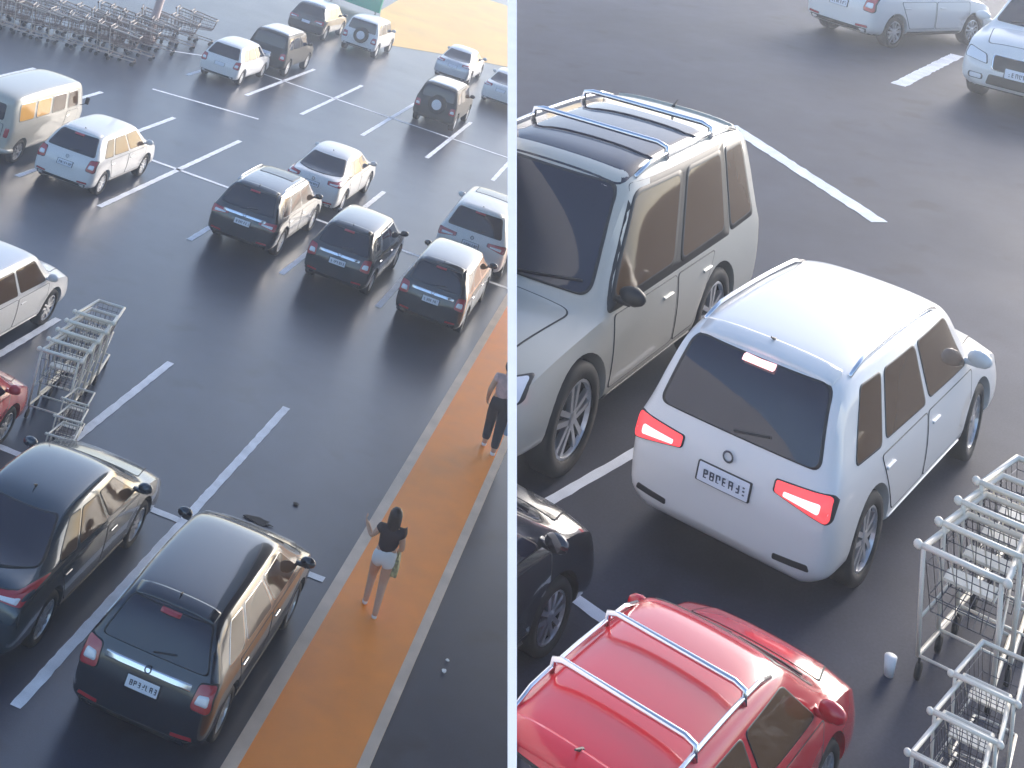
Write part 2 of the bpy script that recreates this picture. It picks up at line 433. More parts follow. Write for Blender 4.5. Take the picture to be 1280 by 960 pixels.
def car(name, label, group, cat, kind, paint, side='glass', small=False, roof_mat=None, rails=None, bars=False, brake=False, spare=False,
        spokes=5, steer=0, sunroof=False, W=None, L=None, H=None, plate=True, WR=None, w0_=None, trimlow=True, rackload=False, quarter=True, chrome_rear=False, pillar=None):
    """x = forward, origin on the ground under the middle of the car"""
    K = dict(
      suv=dict(L=4.40, W=1.83, H=1.58, zb=.24, belt=.97, tail=.05, tz=1.03, xr=.42, xf=2.72, xc=3.40, hood=1.02, nose=.84, ht=.66, wr=.345, w0=.88, w1=3.50),
      hatch=dict(L=4.00, W=1.72, H=1.50, zb=.20, belt=.92, tail=.05, tz=.98, xr=.44, xf=2.48, xc=3.22, hood=.95, nose=.74, ht=.60, wr=.30, w0=.72, w1=3.20),
      mpv=dict(L=4.20, W=1.72, H=1.53, zb=.19, belt=.93, tail=.05, tz=.99, xr=.36, xf=2.55, xc=3.45, hood=.96, nose=.74, ht=.62, wr=.30, w0=.78, w1=3.38),
      sedan=dict(L=4.55, W=1.76, H=1.45, zb=.19, belt=.92, tail=.62, tz=1.0, xr=1.28, xf=2.70, xc=3.50, hood=.95, nose=.72, ht=.58, wr=.32, w0=.92, w1=3.58),
      jeep=dict(L=4.10, W=1.76, H=1.68, zb=.30, belt=1.05, tail=.04, tz=1.10, xr=.20, xf=2.45, xc=3.00, hood=1.08, nose=.95, ht=.70, wr=.34, w0=.75, w1=3.25),
    )[kind].copy()
    if W: K['W'] = W
    if L:
        s = L / K['L']
        for k in ('L', 'xr', 'xf', 'xc', 'w0', 'w1'): K[k] *= s
    if H: K['H'] = H
    if WR: K['wr'] = WR
    if w0_: K['w0'] = w0_
    hw = K['W'] / 2; H_ = K['H']; L_ = K['L']; zb = K['zb']; bt = K['belt']; ht = K['ht']
    xr, xf, xc = K['xr'], K['xf'], K['xc']
    S = [(0.0, zb + .16, hw * .80, zb + .34, hw * .82, zb + .46, hw * .72),
         (.05, zb + .07, hw * .93, bt - .16, hw * .93, bt - .06, hw * .84)]
    if kind == 'sedan':
        S += [(.14, zb + .03, hw * .97, bt - .05, hw * .92, K['tz'] - .02, hw * .82),
              (.30, zb, hw, bt, hw * .93, K['tz'] + .02, hw * .80),
              (.66, zb, hw, bt, hw * .94, K['tz'] + .03, hw * .78),
              (xr - .08, zb, hw, bt + .01, hw * .94, H_ - .07, ht * .97),
              (xr + .22, zb, hw, bt + .01, hw * .94, H_ - .01, ht)]
    else:
        S += [(.12, zb + .03, hw * .98, bt - .03, hw * .95, K['tz'], hw * .83),
              ((.12 + xr) * .5, zb, hw, bt, hw * .955, (K['tz'] + H_) * .5 + .02, (hw * .83 + ht) * .5 + .02),
              (xr, zb, hw, bt, hw * .955, H_ - .055, ht * .97),
              (xr + .28, zb, hw, bt, hw * .955, H_ - .01, ht)]
    S += [((xr + xf) * .5, zb, hw, bt, hw * .955, H_ + .015, ht * 1.03),
          (xf - .12, zb, hw, bt - .005, hw * .955, H_ - .01, ht),
          (xf + .10, zb, hw, bt - .01, hw * .955, H_ - .085, ht * .98),
          (xc - .05, zb, hw, bt - .02, hw * .95, K['hood'] + .02, hw * .82),
          (xc + .12, zb, hw, bt - .05, hw * .94, K['hood'] - .01, hw * .78),
          ((xc + L_) * .5 + .10, zb, hw, bt - .12, hw * .93, (K['hood'] + K['nose']) * .5 + .01, hw * .74),
          (L_ - .18, zb, hw * .95, K['nose'] - .16, hw * .88, K['nose'] - .04, hw * .68),
          (L_ - .05, zb + .04, hw * .84, K['nose'] - .26, hw * .80, K['nose'] - .16, hw * .62),
          (L_, zb + .12, hw * .66, zb + .28, hw * .66, K['nose'] - .34, hw * .55)]
    cx = L_ / 2
    S = [(s[0] - cx, *s[1:]) for s in S]
    w0, w1 = K['w0'] - cx, K['w1'] - cx
    root = empty(name); tag(root, label, cat, group)
    body = loft_body(S, hw, (w0, w1), K['wr'], paint); body.parent = root
    sf = Surf(body)
    for wx in (w0, w1):
        for sg in (1, -1):
            make_wheel(K['wr'], root, wx, sg * (hw - .135), sg, spokes, steer if wx == w1 else 0)
    G = M['glass']; SG = M[side]
    x = lambda v: v - cx
    # rear window
    rw = hw * .79; rt_ = ht * .88
    z0, z1 = K['tz'] + .02, H_ - .10
    b_ = lambda c, nm='trim': [c, M[nm]]
    sf.patch('rear_window', [(-rw, z0), (rw, z0), (rt_, z1), (-rt_, z1)], 'x', -1, b_(G), root, .005, .02, .16)
    sf.patch('windscreen', [(-hw * .79, K['hood'] + .05), (hw * .79, K['hood'] + .05), (ht * .88, H_ - .10), (-ht * .88, H_ - .10)], 'x', 1, b_(G), root, .005, .02, .14)
    # side windows
    zb0, zt0 = bt + .045, H_ - .14
    if kind == 'sedan': B0, B1, T0, T1 = x(xr - .30), x(xc - .30), x(xr + .12), x(xf - .08)
    elif kind == 'jeep': B0, B1, T0, T1 = x(.30), x(xc - .18), x(xr + .18), x(xf - .08)
    else: B0, B1, T0, T1 = x(.50), x(xc - .32), x(xr + .30), x(xf - .08)
    cuts = [(0.0, .20), (.23, .58), (.61, 1.0)] if quarter else [(0.0, .46), (.50, 1.0)]
    for sg in (1, -1):
        if pillar:
            e0 = .205
            sf.patch('window_surround', [(B0 + (B1 - B0) * e0, zb0 - .04), (B1 + .07, zb0 - .06), (T1 + .03, zt0 + .045), (T0 + (T1 - T0) * e0, zt0 + .05)], 'y', sg, M['trim'], root, .0015, 0, .05)
        for i, (t0, t1) in enumerate(cuts):
            lb = lambda t: B0 + (B1 - B0) * t; lt = lambda t: T0 + (T1 - T0) * t
            zf = zb0 - .02
            sf.patch('side_window', [(lb(t0), zb0), (lb(t1), zf), (lt(t1), zt0), (lt(t0), zt0)], 'y', sg, b_(SG, 'chrome' if chrome_rear else 'trim'), root, .004, .05 if pillar else .016, .12)
        # doors (> handle)
        zz = zb + .16
        bp_ = B0 + (B1 - B0) * (.595 if quarter else .48)
        for (d0, d1, fwd) in ((bp_ + .01, x(xc - .20), True), (x(K['w0'] + .12), bp_ - .01, False)):
            if small: continue
            lo = d0 if fwd else x(K['w0'] + K['wr'] + .12)
            dr = sf.patch('door', [(lo, zz), (d1, zz), (d1, bt - .04), (d0, bt - .04)], 'y', sg, [paint, M['gap']], root, .0035, .012, .08, rings=4)
            bm = bmesh.new(); hx = d0 + .10; (h, n), _ = sf.hit('y', hx + .09, bt - .16, sg)
            yy = h.y if h else hw * sg
            box(bm, hx, hx + .18, yy - .012, yy + .022 * (1 if sg > 0 else 1), bt - .175, bt - .15)
            if sg < 0:
                for v in bm.verts: v.co.y -= .01
            bevel(bm, .006, 1); from_bm('handle', bm, M['chrome'] if chrome_rear else paint, dr)
        # mirror
        bm = bmesh.new(); mx = x(xc - .30); my = sg * (hw * .94 + .10)
        bmesh.ops.create_icosphere(bm, subdivisions=2, radius=1, matrix=Matrix.Translation((mx, my, bt + .10)) @ Matrix.Diagonal((.065, .115, .075, 1)))
        box(bm, mx - .03, mx + .04, min(sg * hw * .86, my), max(sg * hw * .86, my), bt + .03, bt + .07)
        from_bm('mirror', bm, paint if paint is not M['cream'] else M['trim'], root, True)
        # lamps
        tl = K['tz'] - .14 if kind != 'jeep' else .85
        LR = M['brake'] if brake else M['lampr']
        if kind == 'sedan': pl = [(sg * hw * .50, tl - .01), (sg * hw * .93, tl - .03), (sg * hw * .93, tl + .10), (sg * hw * .48, tl + .08)]
        elif kind in ('suv',): pl = [(sg * hw * .44, tl - .05), (sg * hw * .95, tl - .13), (sg * hw * .955, tl + .055), (sg * hw * .44, tl + .03)]
        else: pl = [(sg * hw * .66, tl - .16), (sg * hw * .95, tl - .18), (sg * hw * .93, tl + .12), (sg * hw * .70, tl + .10)]
        t = sf.patch('tail_lamp', pl, 'x', -1, [LR, M['gap']], root, .012, .012, .25, rings=3)
        cpl = sum((Vector(p) for p in pl), Vector((0, 0))) / 4
        sf.patch('reverse_lamp', [tuple(cpl + (Vector(p) - cpl) * Vector((.55, .30))[0] if False else (cpl.x + (p[0] - cpl.x) * .62, cpl.y - .02 + (p[1] - cpl.y) * .34)) for p in pl], 'x', -1, M['brakew'] if brake else M['lampw'], t, .020, 0, .3, rings=2)
        nz = K['nose'] - .10
        hl = sf.patch('headlamp', [(sg * hw * .50, nz - .14), (sg * hw * .90, nz - .10), (sg * hw * .88, nz + .04), (sg * hw * .55, nz - .02)], 'x', 1, b_(M['lampw'], 'trim'), root, .010, .014, .25, rings=3)
        if not small:
            sf.patch('fog_lamp', [(sg * hw * .55, zb + .14), (sg * hw * .78, zb + .14), (sg * hw * .78, zb + .22), (sg * hw * .55, zb + .22)], 'x', 1, b_(M['lampw'], 'trim'), root, .008, .02, .4, rings=2)
            sf.patch('rear_reflector', [(sg * hw * .52, zb + .16), (sg * hw * .84, zb + .17), (sg * hw * .82, zb + .215), (sg * hw * .52, zb + .20)], 'x', -1, b_(M['lampr'] if trimlow else M['trim'], 'trim'), root, .008, .01, .3, rings=2)
    nz = K['nose'] - .10
    gr = sf.patch('grille', [(-hw * .44, nz - .20), (hw * .44, nz - .20), (hw * .46, nz + .0), (-hw * .46, nz + .0)], 'x', 1, b_(M['trim'], 'chrome'), root, .010, .018, .2, rings=4)
    sf.patch('lower_grille', [(-hw * .5, zb + .10), (hw * .5, zb + .10), (hw * .46, zb + .24), (-hw * .46, zb + .24)], 'x', 1, M['trim'], root, .007, 0, .2, rings=3)
    if trimlow: sf.patch('rear_bumper_trim', [(-hw * .78, zb + .075), (hw * .78, zb + .075), (hw * .80, zb + .15), (-hw * .80, zb + .15)], 'x', -1, M['trim'], root, .006, 0, .2, rings=3)
    if plate:
        for sgx, pz, nm in ((-1, (K['tz'] - .27 if kind in ('suv', 'mpv', 'hatch', 'jeep') else .76), 'rear_plate'), (1, zb + .30, 'front_plate')):
            pl = sf.patch(nm, [(-.22, pz - .065), (.22, pz - .065), (.22, pz + .065), (-.22, pz + .065)], 'x', sgx, b_(M['plate'], 'trim'), root, .016, .012, .08, rings=3)
            if not small:
                bm = bmesh.new(); (h, n), _ = sf.hit('x', 0, pz, sgx)
                X = h.x + sgx * .020; rnd = random.Random(len(label) * 5 + 2)
                for i in range(7):
                    yy = -.16 + i * .052
                    if rnd.random() < .75: box(bm, X - .002, X + .002, yy, yy + .010, pz - .03, pz + .03)
                    if rnd.random() < .5: box(bm, X - .002, X + .002, yy + .026, yy + .036, pz - rnd.choice((.03, 0)), pz + .03)
                    for zq in rnd.sample((-.03, -.004, .022), rnd.choice((1, 2, 3))): box(bm, X - .0022, X + .0022, yy + .010, yy + .026, pz + zq, pz + zq + .009)
                if sgx < 0:
                    for v in bm.verts: v.co.y = -v.co.y
                    bmesh.ops.reverse_faces(bm, faces=bm.faces)
                from_bm('plate_characters', bm, M['ink'], pl)
    if chrome_rear:
        sf.patch('tailgate_trim', [(-hw * .62, K['tz'] - .15), (hw * .62, K['tz'] - .15), (hw * .62, K['tz'] - .09), (-hw * .62, K['tz'] - .09)], 'x', -1, M['chrome'], root, .016, 0, .2, rings=3)
    if not small:
        # tailgate shut line and badge, spoiler, wiper, aerial, cowl
        bm = bmesh.new(); (h, n), _ = sf.hit('x', 0, K['tz'] - .12, -1)
        lathe_y(bm, [(.045, 0), (.045, .012), (.03, .012), (.03, 0)], 20)
        T = Matrix.Translation((h.x - .012, 0, K['tz'] - .10)) @ Matrix.Rotation(R(90), 4, 'Z'); bmesh.ops.transform(bm, matrix=T, verts=bm.verts)
        from_bm('badge', bm, M['chrome'], root)
        if kind != 'sedan':
            sf.patch('roof_spoiler', [(x(xr + .03), -ht * .84), (x(xr + .20), -ht * .86), (x(xr + .20), ht * .86), (x(xr + .03), ht * .84)], 'z', 1, paint, root, .022, 0, .15)
            sf.patch('high_brake_lamp', [(-.13, H_ - .150), (.13, H_ - .150), (.13, H_ - .118), (-.13, H_ - .118)], 'x', -1, M['brakew'] if brake else M['lampr'], root, .03, 0, .2, rings=2)
            bm = bmesh.new(); pts = []
            for t in (0, .33, .66, 1):
                (h, n), _ = sf.hit('x', .02 - .28 * t, z0 + .03 + .05 * t, -1); pts.append(h + n * .018)
            tube(bm, pts, .009, 6); from_bm('wiper', bm, M['trim'], root)
        for s0 in (-.5, .12):
            bm = bmesh.new(); pts = []
            for t in (0, .33, .66, 1):
                (h, n), _ = sf.hit('x', s0 + .52 * t, K['hood'] + .07 + .06 * t, 1); pts.append(h + n * .016)
            tube(bm, pts, .008, 6); from_bm('wiper', bm, M['trim'], root)
        bm = bmesh.new(); (h, n), _ = sf.hit('z', x(xr + .22), 0, 1)
        tube(bm, [h, h + Vector((-.10, 0, .05))], .012, 8, taper=[.016, .006]); from_bm('aerial', bm, M['trim'], root)
        # bonnet panel
        sf.patch('bonnet', [(x(xc + .10), -hw * .74), (x(L_ - .30), -hw * .62), (x(L_ - .30), hw * .62), (x(xc + .10), hw * .74)], 'z', 1, [paint, M['gap']], root, .004, .012, .12)
        for sg in (1, -1):
            sf.patch('sill', [(w0 + K['wr'] + .10, zb + .02), (w1 - K['wr'] - .10, zb + .02), (w1 - K['wr'] - .10, zb + .11), (w0 + K['wr'] + .10, zb + .11)], 'y', sg, M['trim'] if trimlow else paint, root, .010, 0, .2, rings=3)
    if roof_mat:
        sf.patch('roof_panel', [(x(xr + (.62 if pillar else .22)), -ht * .90), (x(xf + (.02 if pillar else -.10)), -ht * .90), (x(xf + (.02 if pillar else -.10)), ht * .90), (x(xr + (.62 if pillar else .22)), ht * .90)], 'z', 1, roof_mat, root, .005, 0, .08)
    if sunroof:
        sf.patch('sunroof', [(x(xf - .95), -ht * .72), (x(xf - .22), -ht * .72), (x(xf - .22), ht * .72), (x(xf - .95), ht * .72)], 'z', 1, b_(G), root, .008, .02, .12)
    if rails:
        for sg in (1, -1):
            bm = bmesh.new(); pts = []
            n_ = 9
            for i in range(n_):
                t = i / (n_ - 1); px = x(xr + .22) + (xf - xr - .40) * t
                (h, n), _ = sf.hit('z', px, sg * ht * .93, 1); lift = .045 if 0 < i < n_ - 1 else .0
                pts.append(h + Vector((0, 0, lift)))
            tube(bm, pts, .017, 8); from_bm('roof_rail', bm, M[rails], root, True)
    if bars:
        for f in (.30, .74):
            px = x(xr + .2 + (xf - xr - .4) * f); bm = bmesh.new()
            tube(bm, [(px, -ht * .94, H_ - .04), (px, -ht * .92, H_ + .06), (px, -ht * .80, H_ + .08), (px, ht * .80, H_ + .08), (px, ht * .92, H_ + .06), (px, ht * .94, H_ - .04)], .024, 8)
            from_bm('roof_bar', bm, M['chrome'], root, True)
    if spare:
        sp = empty('spare', (-cx - .09, 0, .92), parent=root)
        bpy.data.objects.remove(sp)
        bm = bmesh.new(); lathe_y(bm, [(0, 0), (.22, -.0), (.26, .01), (.33, 0), (.36, .04), (.36, .14), (.30, .17), (0, .17)], 30)
        bmesh.ops.transform(bm, matrix=Matrix.Translation((-cx - .12, -.06, .95)) @ Matrix.Rotation(R(-90), 4, 'Z'), verts=bm.verts)
        bmesh.ops.recalc_face_normals(bm, faces=bm.faces)
        s_ = from_bm('spare_wheel', bm, M['rubber'], root, True)
        bm = bmesh.new(); lathe_y(bm, [(0, -.01), (.17, -.01), (.20, .0)], 24)
        bmesh.ops.transform(bm, matrix=Matrix.Translation((-cx - .125, -.06, .95)) @ Matrix.Rotation(R(-90), 4, 'Z'), verts=bm.verts)
        from_bm('rim', bm, M['lampw'], s_)
    return root
YA = R(90)

# ---- cars on the lower lot
G1 = 'cars parked in the marked bays'
c = car('parked_car', 'black compact wagon with chrome tailgate strip parked beside the orange walkway', G1, 'car', 'mpv', M['navy'], side='glass_tan', chrome_rear=True, W=1.80)
put(c, 1.42, -2.80, YA, 1.03)
c = car('parked_car', 'dark blue-grey sedan cut off by the left edge, beside the black wagon', G1, 'car', 'sedan', M['petrol'], chrome_rear=False, side='glass_tan', rails=None)
put(c, -1.25, -2.5, YA, 1.04)
c = car('parked_car', 'red car with only its front corner in view, behind the blue-grey sedan', G1, 'car', 'hatch', M['red'])
put(c, -4.15, -1.15, YA)
c = car('parked_car', 'white sport utility car facing away beside the shopping trolleys', G1, 'car', 'suv', M['white'], side='glass_tan', trimlow=False)
put(c, -5.95, 3.2, YA)
# middle row
c = car('parked_car', 'black hatchback with roof rails and orange lit side windows, leftmost of the three black cars', G1, 'car', 'suv', M['black'], side='glass_tan', rails='chrome', chrome_rear=True, sunroof=True)
put(c, -3.9, 14.0, YA)
c = car('parked_car', 'small black hatchback in the middle of the three black cars', G1, 'car', 'hatch', M['black'], chrome_rear=True)
put(c, -1.25, 13.6, YA)
c = car('parked_car', 'black estate car next to the walkway, rightmost of the three black cars', G1, 'car', 'mpv', M['black'], chrome_rear=True, side='glass_tan')
put(c, 1.25, 13.4, YA)
c = car('parked_car', 'white sedan parked nose to nose behind the black hatchbacks', G1, 'car', 'sedan', M['white'])
put(c, -3.75, 19.2, YA)
c = car('parked_car', 'pale pinkish white sport utility car behind the rightmost black car', G1, 'car', 'suv', M['white'], sunroof=True)
put(c, 1.2, 18.6, YA, 1.1)
c = car('parked_car', 'white compact hatchback parked beside the old van', G1, 'car', 'hatch', M['white'], side='glass_tan')
put(c, -8.75, 13.6, YA)
# far rows
G2 = 'cars in the hazy far rows'
c = car('parked_car', 'white hatchback in the hazy far row next to the dark upright car', G2, 'car', 'hatch', M['white'], small=True); put(c, -11.1, 29.6, YA, .94)
c = car('parked_car', 'dark upright car with pale side beyond the far white hatchback', G2, 'car', 'jeep', M['trim'], small=True, spare=False, side='glass', roof_mat=M['white']); put(c, -10.7, 33.6, YA)
c = car('parked_car', 'dark sport utility car farthest back to the left of the green sign', G2, 'car', 'suv', M['black'], small=True, roof_mat=M['silver']); put(c, -12.3, 43.6, YA)
c = car('parked_car', 'white off-roader with pale spare wheel under the green sign', G2, 'car', 'jeep', M['white'], small=True, spare=True); put(c, -9.6, 43.5, YA)
c = car('parked_car', 'dark off-roader with white spare wheel on its rear door', G2, 'car', 'jeep', M['trim'], small=True, spare=True, roof_mat=M['white'], side='glass_tan'); put(c, -3.55, 34.0, YA)
c = car('parked_car', 'silver sedan just beyond the dark off-roader', G2, 'car', 'sedan', M['silver'], small=True); put(c, -5.1, 44.6, YA)
c = car('parked_car', 'white sedan cut off by the pale divider on the far right of the lower lot', G2, 'car', 'sedan', M['white'], small=True); put(c, -2.3, 42.4, YA)

# old van
def make_van():
    t = empty('vintage_van'); tag(t, 'old white passenger van with orange side windows', 'van', G1)
    S = [(0, .42, .66, .95, .70, 1.60, .56), (.04, .34, .78, 1.02, .80, 1.80, .64), (.18, .28, .84, 1.05, .86, 1.90, .68), (.7, .26, .86, 1.06, .87, 1.95, .70),
         (1.6, .26, .86, 1.06, .87, 1.97, .70), (2.6, .26, .86, 1.06, .87, 1.97, .70), (3.5, .26, .86, 1.06, .87, 1.95, .70), (3.95, .27, .85, 1.04, .86, 1.88, .66),
         (4.2, .32, .80, 1.0, .80, 1.40, .68), (4.30, .36, .74, .96, .74, 1.12, .64), (4.33, .42, .64, .86, .66, 1.02, .56)]
    cx = 2.16; S = [(s[0] - cx, *s[1:]) for s in S]
    b = loft_body(S, .86, (.75 - cx, 3.3 - cx), .33, M['cream']); b.parent = t; sf = Surf(b)
    for wx in (.75, 3.3):
        for sg in (1, -1): make_wheel(.33, t, wx - cx, sg * .73, sg, 8)
    for sg in (1, -1):
        for i, (x0, x1) in enumerate(((.28, 1.10), (1.18, 2.0), (2.08, 2.90), (3.02, 3.72))):
            sf.patch('side_window', [(x0 - cx, 1.22), (x1 - cx, 1.22), (x1 - cx - (.0 if i < 3 else .1), 1.70), (x0 - cx, 1.70)], 'y', sg, [M['glass_orange'] if i < 2 else M['glass_tan'], M['cream']], t, .006, .03, .2)
        dr = sf.patch('door', [(3.0 - cx, .45), (3.75 - cx, .45), (3.75 - cx, 1.15), (3.0 - cx, 1.15)], 'y', sg, [M['cream'], M['gap']], t, .004, .014, .12)
        bm = bmesh.new(); box(bm, 3.06 - cx, 3.2 - cx, sg * .86 - .02, sg * .86 + .03, 1.0, 1.03); from_bm('handle', bm, M['chrome'], dr)
        sf.patch('tail_lamp', [(sg * .62, .80), (sg * .74, .80), (sg * .74, 1.05), (sg * .62, 1.05)], 'x', -1, M['lampr'], t, .012, 0, .3, rings=3)
        bm = bmesh.new(); lathe_y(bm, [(0, .04), (.09, .03), (.11, 0)], 20); bmesh.ops.transform(bm, matrix=Matrix.Translation((4.34 - cx - .04, sg * .52, .80)) @ Matrix.Rotation(R(-90), 4, 'Z'), verts=bm.verts)
        from_bm('headlamp', bm, M['lampw'], t)
        bm = bmesh.new(); tube(bm, [(3.85 - cx, sg * .80, 1.2), (3.9 - cx, sg * 1.0, 1.3)], .012); box(bm, 3.87 - cx, 3.9 - cx, sg * 1.0 - .06, sg * 1.0 + .06, 1.28, 1.48); from_bm('mirror', bm, M['trim'], t)
    sf.patch('rear_window', [(-.5, 1.22), (.5, 1.22), (.46, 1.66), (-.46, 1.66)], 'x', -1, [M['glass'], M['trim']], t, .006, .025, .2)
    sf.patch('windscreen', [(-.66, 1.18), (.66, 1.18), (.56, 1.72), (-.56, 1.72)], 'x', 1, [M['glass'], M['trim']], t, .006, .025, .2)
    sf.patch('tailgate', [(-.56, .62), (.56, .62), (.54, 1.14), (-.54, 1.14)], 'x', -1, [M['cream'], M['gap']], t, .004, .014, .12)
    for s, nm in ((-1, 'rear_bumper'), (1, 'front_bumper')):
        bm = bmesh.new(); X = s * 2.22; tube(bm, [(X - s * .3, -.90, .46), (X - s * .04, -.84, .46), (X, -.6, .46), (X, .6, .46), (X - s * .04, .84, .46), (X - s * .3, .90, .46)], .06, 8); from_bm(nm, bm, M['cream'], t, True)
    return t
van = make_van(); put(van, -11.2, 13.7, YA, .93)

# ------------------------------------------------------------------ shopping trolleys
def make_cart(name='shopping_trolley', simple=False):
    """x = forward, origin on the ground under the middle"""
    t = None if simple else empty(name)
    bh0, bh1, bw0, bw1 = .50, .98, .17, .26      # bottom/top z, front/rear half width
    F, B = .46, -.40
    tops = [(B, -bw1 - .03, bh1), (B, bw1 + .03, bh1), (F, bw0 + .04, .90), (F, -bw0 - .04, .90)]
    bots = [(B + .12, -bw1 + .04, bh0), (B + .12, bw1 - .04, bh0), (F - .06, bw0 - .01, bh0 + .06), (F - .06, -bw0 + .01, bh0 + .06)]
    bm = bmesh.new()
    V = Vector
    for i in range(4):
        a, b = V(tops[i]), V(tops[(i + 1) % 4]); c_, d = V(bots[i]), V(bots[(i + 1) % 4])
        n = (6 if i % 2 else 5) if not simple else (6 if i % 2 else 3)
        for k in range(n + 1): tube(bm, [a.lerp(b, k / n), c_.lerp(d, k / n)], .0035 if not simple else .006, 4)
        for k in (1, 3): tube(bm, [a.lerp(c_, k / 4), b.lerp(d, k / 4)], .004 if not simple else .007, 4)
    for k in range(7):
        tube(bm, [V(bots[0]).lerp(V(bots[1]), k / 6), V(bots[3]).lerp(V(bots[2]), k / 6)], .004, 4)
    for k in range(6):
        tube(bm, [V(bots[0]).lerp(V(bots[3]), k / 5), V(bots[1]).lerp(V(bots[2]), k / 5)], .004, 4)
    if simple: bsk = bm
    else: from_bm('basket', bm, M['wire'], t)
    bm = bsk if simple else bmesh.new()
    tube(bm, tops, .025, 8, closed=True, mi=1 if simple else 0)
    if not simple: from_bm('basket_rim', bm, M['cartw'], t, True); bm = bmesh.new()
    for s in (1, -1):
        tube(bm, [(B - .10, s * .27, 1.02), (B + .02, s * .27, .55), (B + .10, s * .26, .18), (F + .02, s * .20, .16)], .017, 8, mi=1 if simple else 0)
        tube(bm, [(B + .05, s * .27, .46), (F - .06, s * .17, .54)], .011, 6)
    tube(bm, [(F + .02, -.20, .16), (F + .06, 0, .16), (F + .02, .20, .16)], .013, 8)
    tube(bm, [(B + .10, -.26, .18), (B + .10, .26, .18)], .011, 6)
    if not simple: from_bm('frame', bm, M['cartw'], t, True); bm = bmesh.new()
    tube(bm, [(B - .10, -.30, 1.03), (B - .10, .30, 1.03)], .020, 10, mi=1 if simple else 0)
    for s in (1, -1): bmesh.ops.create_icosphere(bm, subdivisions=2, radius=.034, matrix=Matrix.Translation((B - .10, s * .31, 1.03)))
    if not simple:
        from_bm('handle', bm, M['cartw'], t, True); bm = bmesh.new()
        for k in range(5): tube(bm, [(B + .02, -.20 + k * .10, .95), (B + .20, -.18 + k * .09, .70), (B + .34, -.18 + k * .09, .72)], .006, 5)
        box(bm, B + .18, B + .36, -.17, .17, .715, .735); from_bm('child_seat', bm, M['cartw'], t)
    for (wx, s, yy) in ((B + .12, 1, .25), (B + .12, -1, .25), (F, 1, .19), (F, -1, .19)):
        if not simple: bm = bmesh.new()
        lathe_y(bm, [(0, -.016), (.058, -.016), (.064, 0), (.058, .016), (0, .016)], 16 if not simple else 8, (wx, s * yy, .065), mi=2 if simple else 0)
        tube(bm, [(wx - .01, s * yy, .07), (wx - .01, s * yy, .17)], .010, 6)
        if not simple: from_bm('wheel', bm, [M['rubber']], t, True)
    if simple:
        bmesh.ops.recalc_face_normals(bm, faces=bm.faces)
        return from_bm(name, bm, [M['farwire'], M['farrim'], M['rubber']])
    return t
cart0 = make_cart(); tag(cart0, 'pale shopping trolley nearest the camera in the nested row beside the white car', 'shopping trolley', 'nested trolleys in the empty bay')
LBL = ['second trolley from the near end, nested in the row beside the white car', 'third trolley from the near end, nested in the row beside the white car',
       'fourth trolley from the near end of the nested row beside the white car', 'farthest trolley of the nested row beside the white car, child seat in view']
first = True
TA = R(78)
def cart_at(x, y, a, label, group, deck=False, s=1):
    global first
    o = cart0 if first else copy_tree(cart0); first = False
    tag(o, label, 'shopping trolley', group)
    if deck: on_deck(o, x, y, a, s)
    else: put(o, x, y, a, s)
    return o
for k, l in enumerate([cart0['label']] + LBL):
    cart_at(-3.22 - .075 * k, 1.5 + .45 * k, R(99), l, 'nested trolleys in the empty bay', s=1.22)
for k, l in enumerate(('small trolley hooked on right below the end of the nested row', 'small trolley second of the short row leading down to the painted line', 'lowest small trolley of the short row beside the blue-grey sedan')):
    cart_at(-2.62 + .19 * k, 1.05 - .60 * k, R(100), l, 'short row of small trolleys', s=.72)
# on the upper deck
for k, l in enumerate(('trolley with both round handle ends in view beside the braking white car', 'second trolley nested in front of the one by the braking white car', 'third trolley nested at the right edge of the upper deck', 'fourth trolley by the front wheel of the braking white car')):
    cart_at(.42 + .42 * k, -1.83 - .01 * k, R(2), l, 'nested trolleys on the upper deck', deck=True, s=1.0)
for k, l in enumerate(('small trolley just below the round handle ends on the upper deck', 'small trolley second from the bottom right corner of the upper deck', 'small trolley in the bottom right corner of the upper deck')):
    cart_at(-.42 - .46 * k, -2.22 - .02 * k, R(4), l, 'short row of trolleys on the upper deck', deck=True, s=.68)
# far rows of trolleys, top left
far0 = make_cart('shopping_trolley', True); ff = True
for row in range(5):
    for k in range(12):
        o = far0 if ff else far0.copy()
        if not ff: col.objects.link(o)
        ff = False
        xx = -20.2 + k * .55; yy = 24.4 + k * .14 + row * 1.75 + (.25 * math.sin(k * .9 + row))
        if xx > -14.1 or (row > 1 and xx < -18.4 + row * .9): continue
        put(o, xx, yy, R(16) + random.uniform(-.1, .1), 1.15)
        tag(o, 'pale trolley nested in the hazy rows at the upper left', 'shopping trolley', 'far rows of trolleys at the upper left')

# ------------------------------------------------------------------ cars on the upper deck
G3 = 'cars on the upper deck'
q3 = car('parked_car', 'white sport utility car with lit brake lamps seen from behind', G3, 'car', 'suv', M['white'], side='glass_tan', rails='chrome', brake=True, trimlow=False, steer=R(4), W=1.70, H=1.64, L=4.5)
on_deck(q3, 2.32, .0, 0, 1.05)
suv = car('parked_car', 'silver sport utility car with dark roof facing the camera, cut off by the divider', G3, 'car', 'jeep', M['cream'], side='glass_tan', L=4.7, W=1.88, H=1.93, rails='chrome', roof_mat=M['glass'], sunroof=False, pillar=True, bars=True, WR=.40, w0_=1.12)
on_deck(suv, 1.95, 2.86, R(185), 1.2)
rd = car('parked_car', 'red hatchback with two roof bars in the bottom corner of the upper deck', G3, 'car', 'hatch', M['red'], side='glass_tan', bars=True, rails='chrome', W=1.56)
on_deck(rd, -2.62, -1.0, 0, .8)
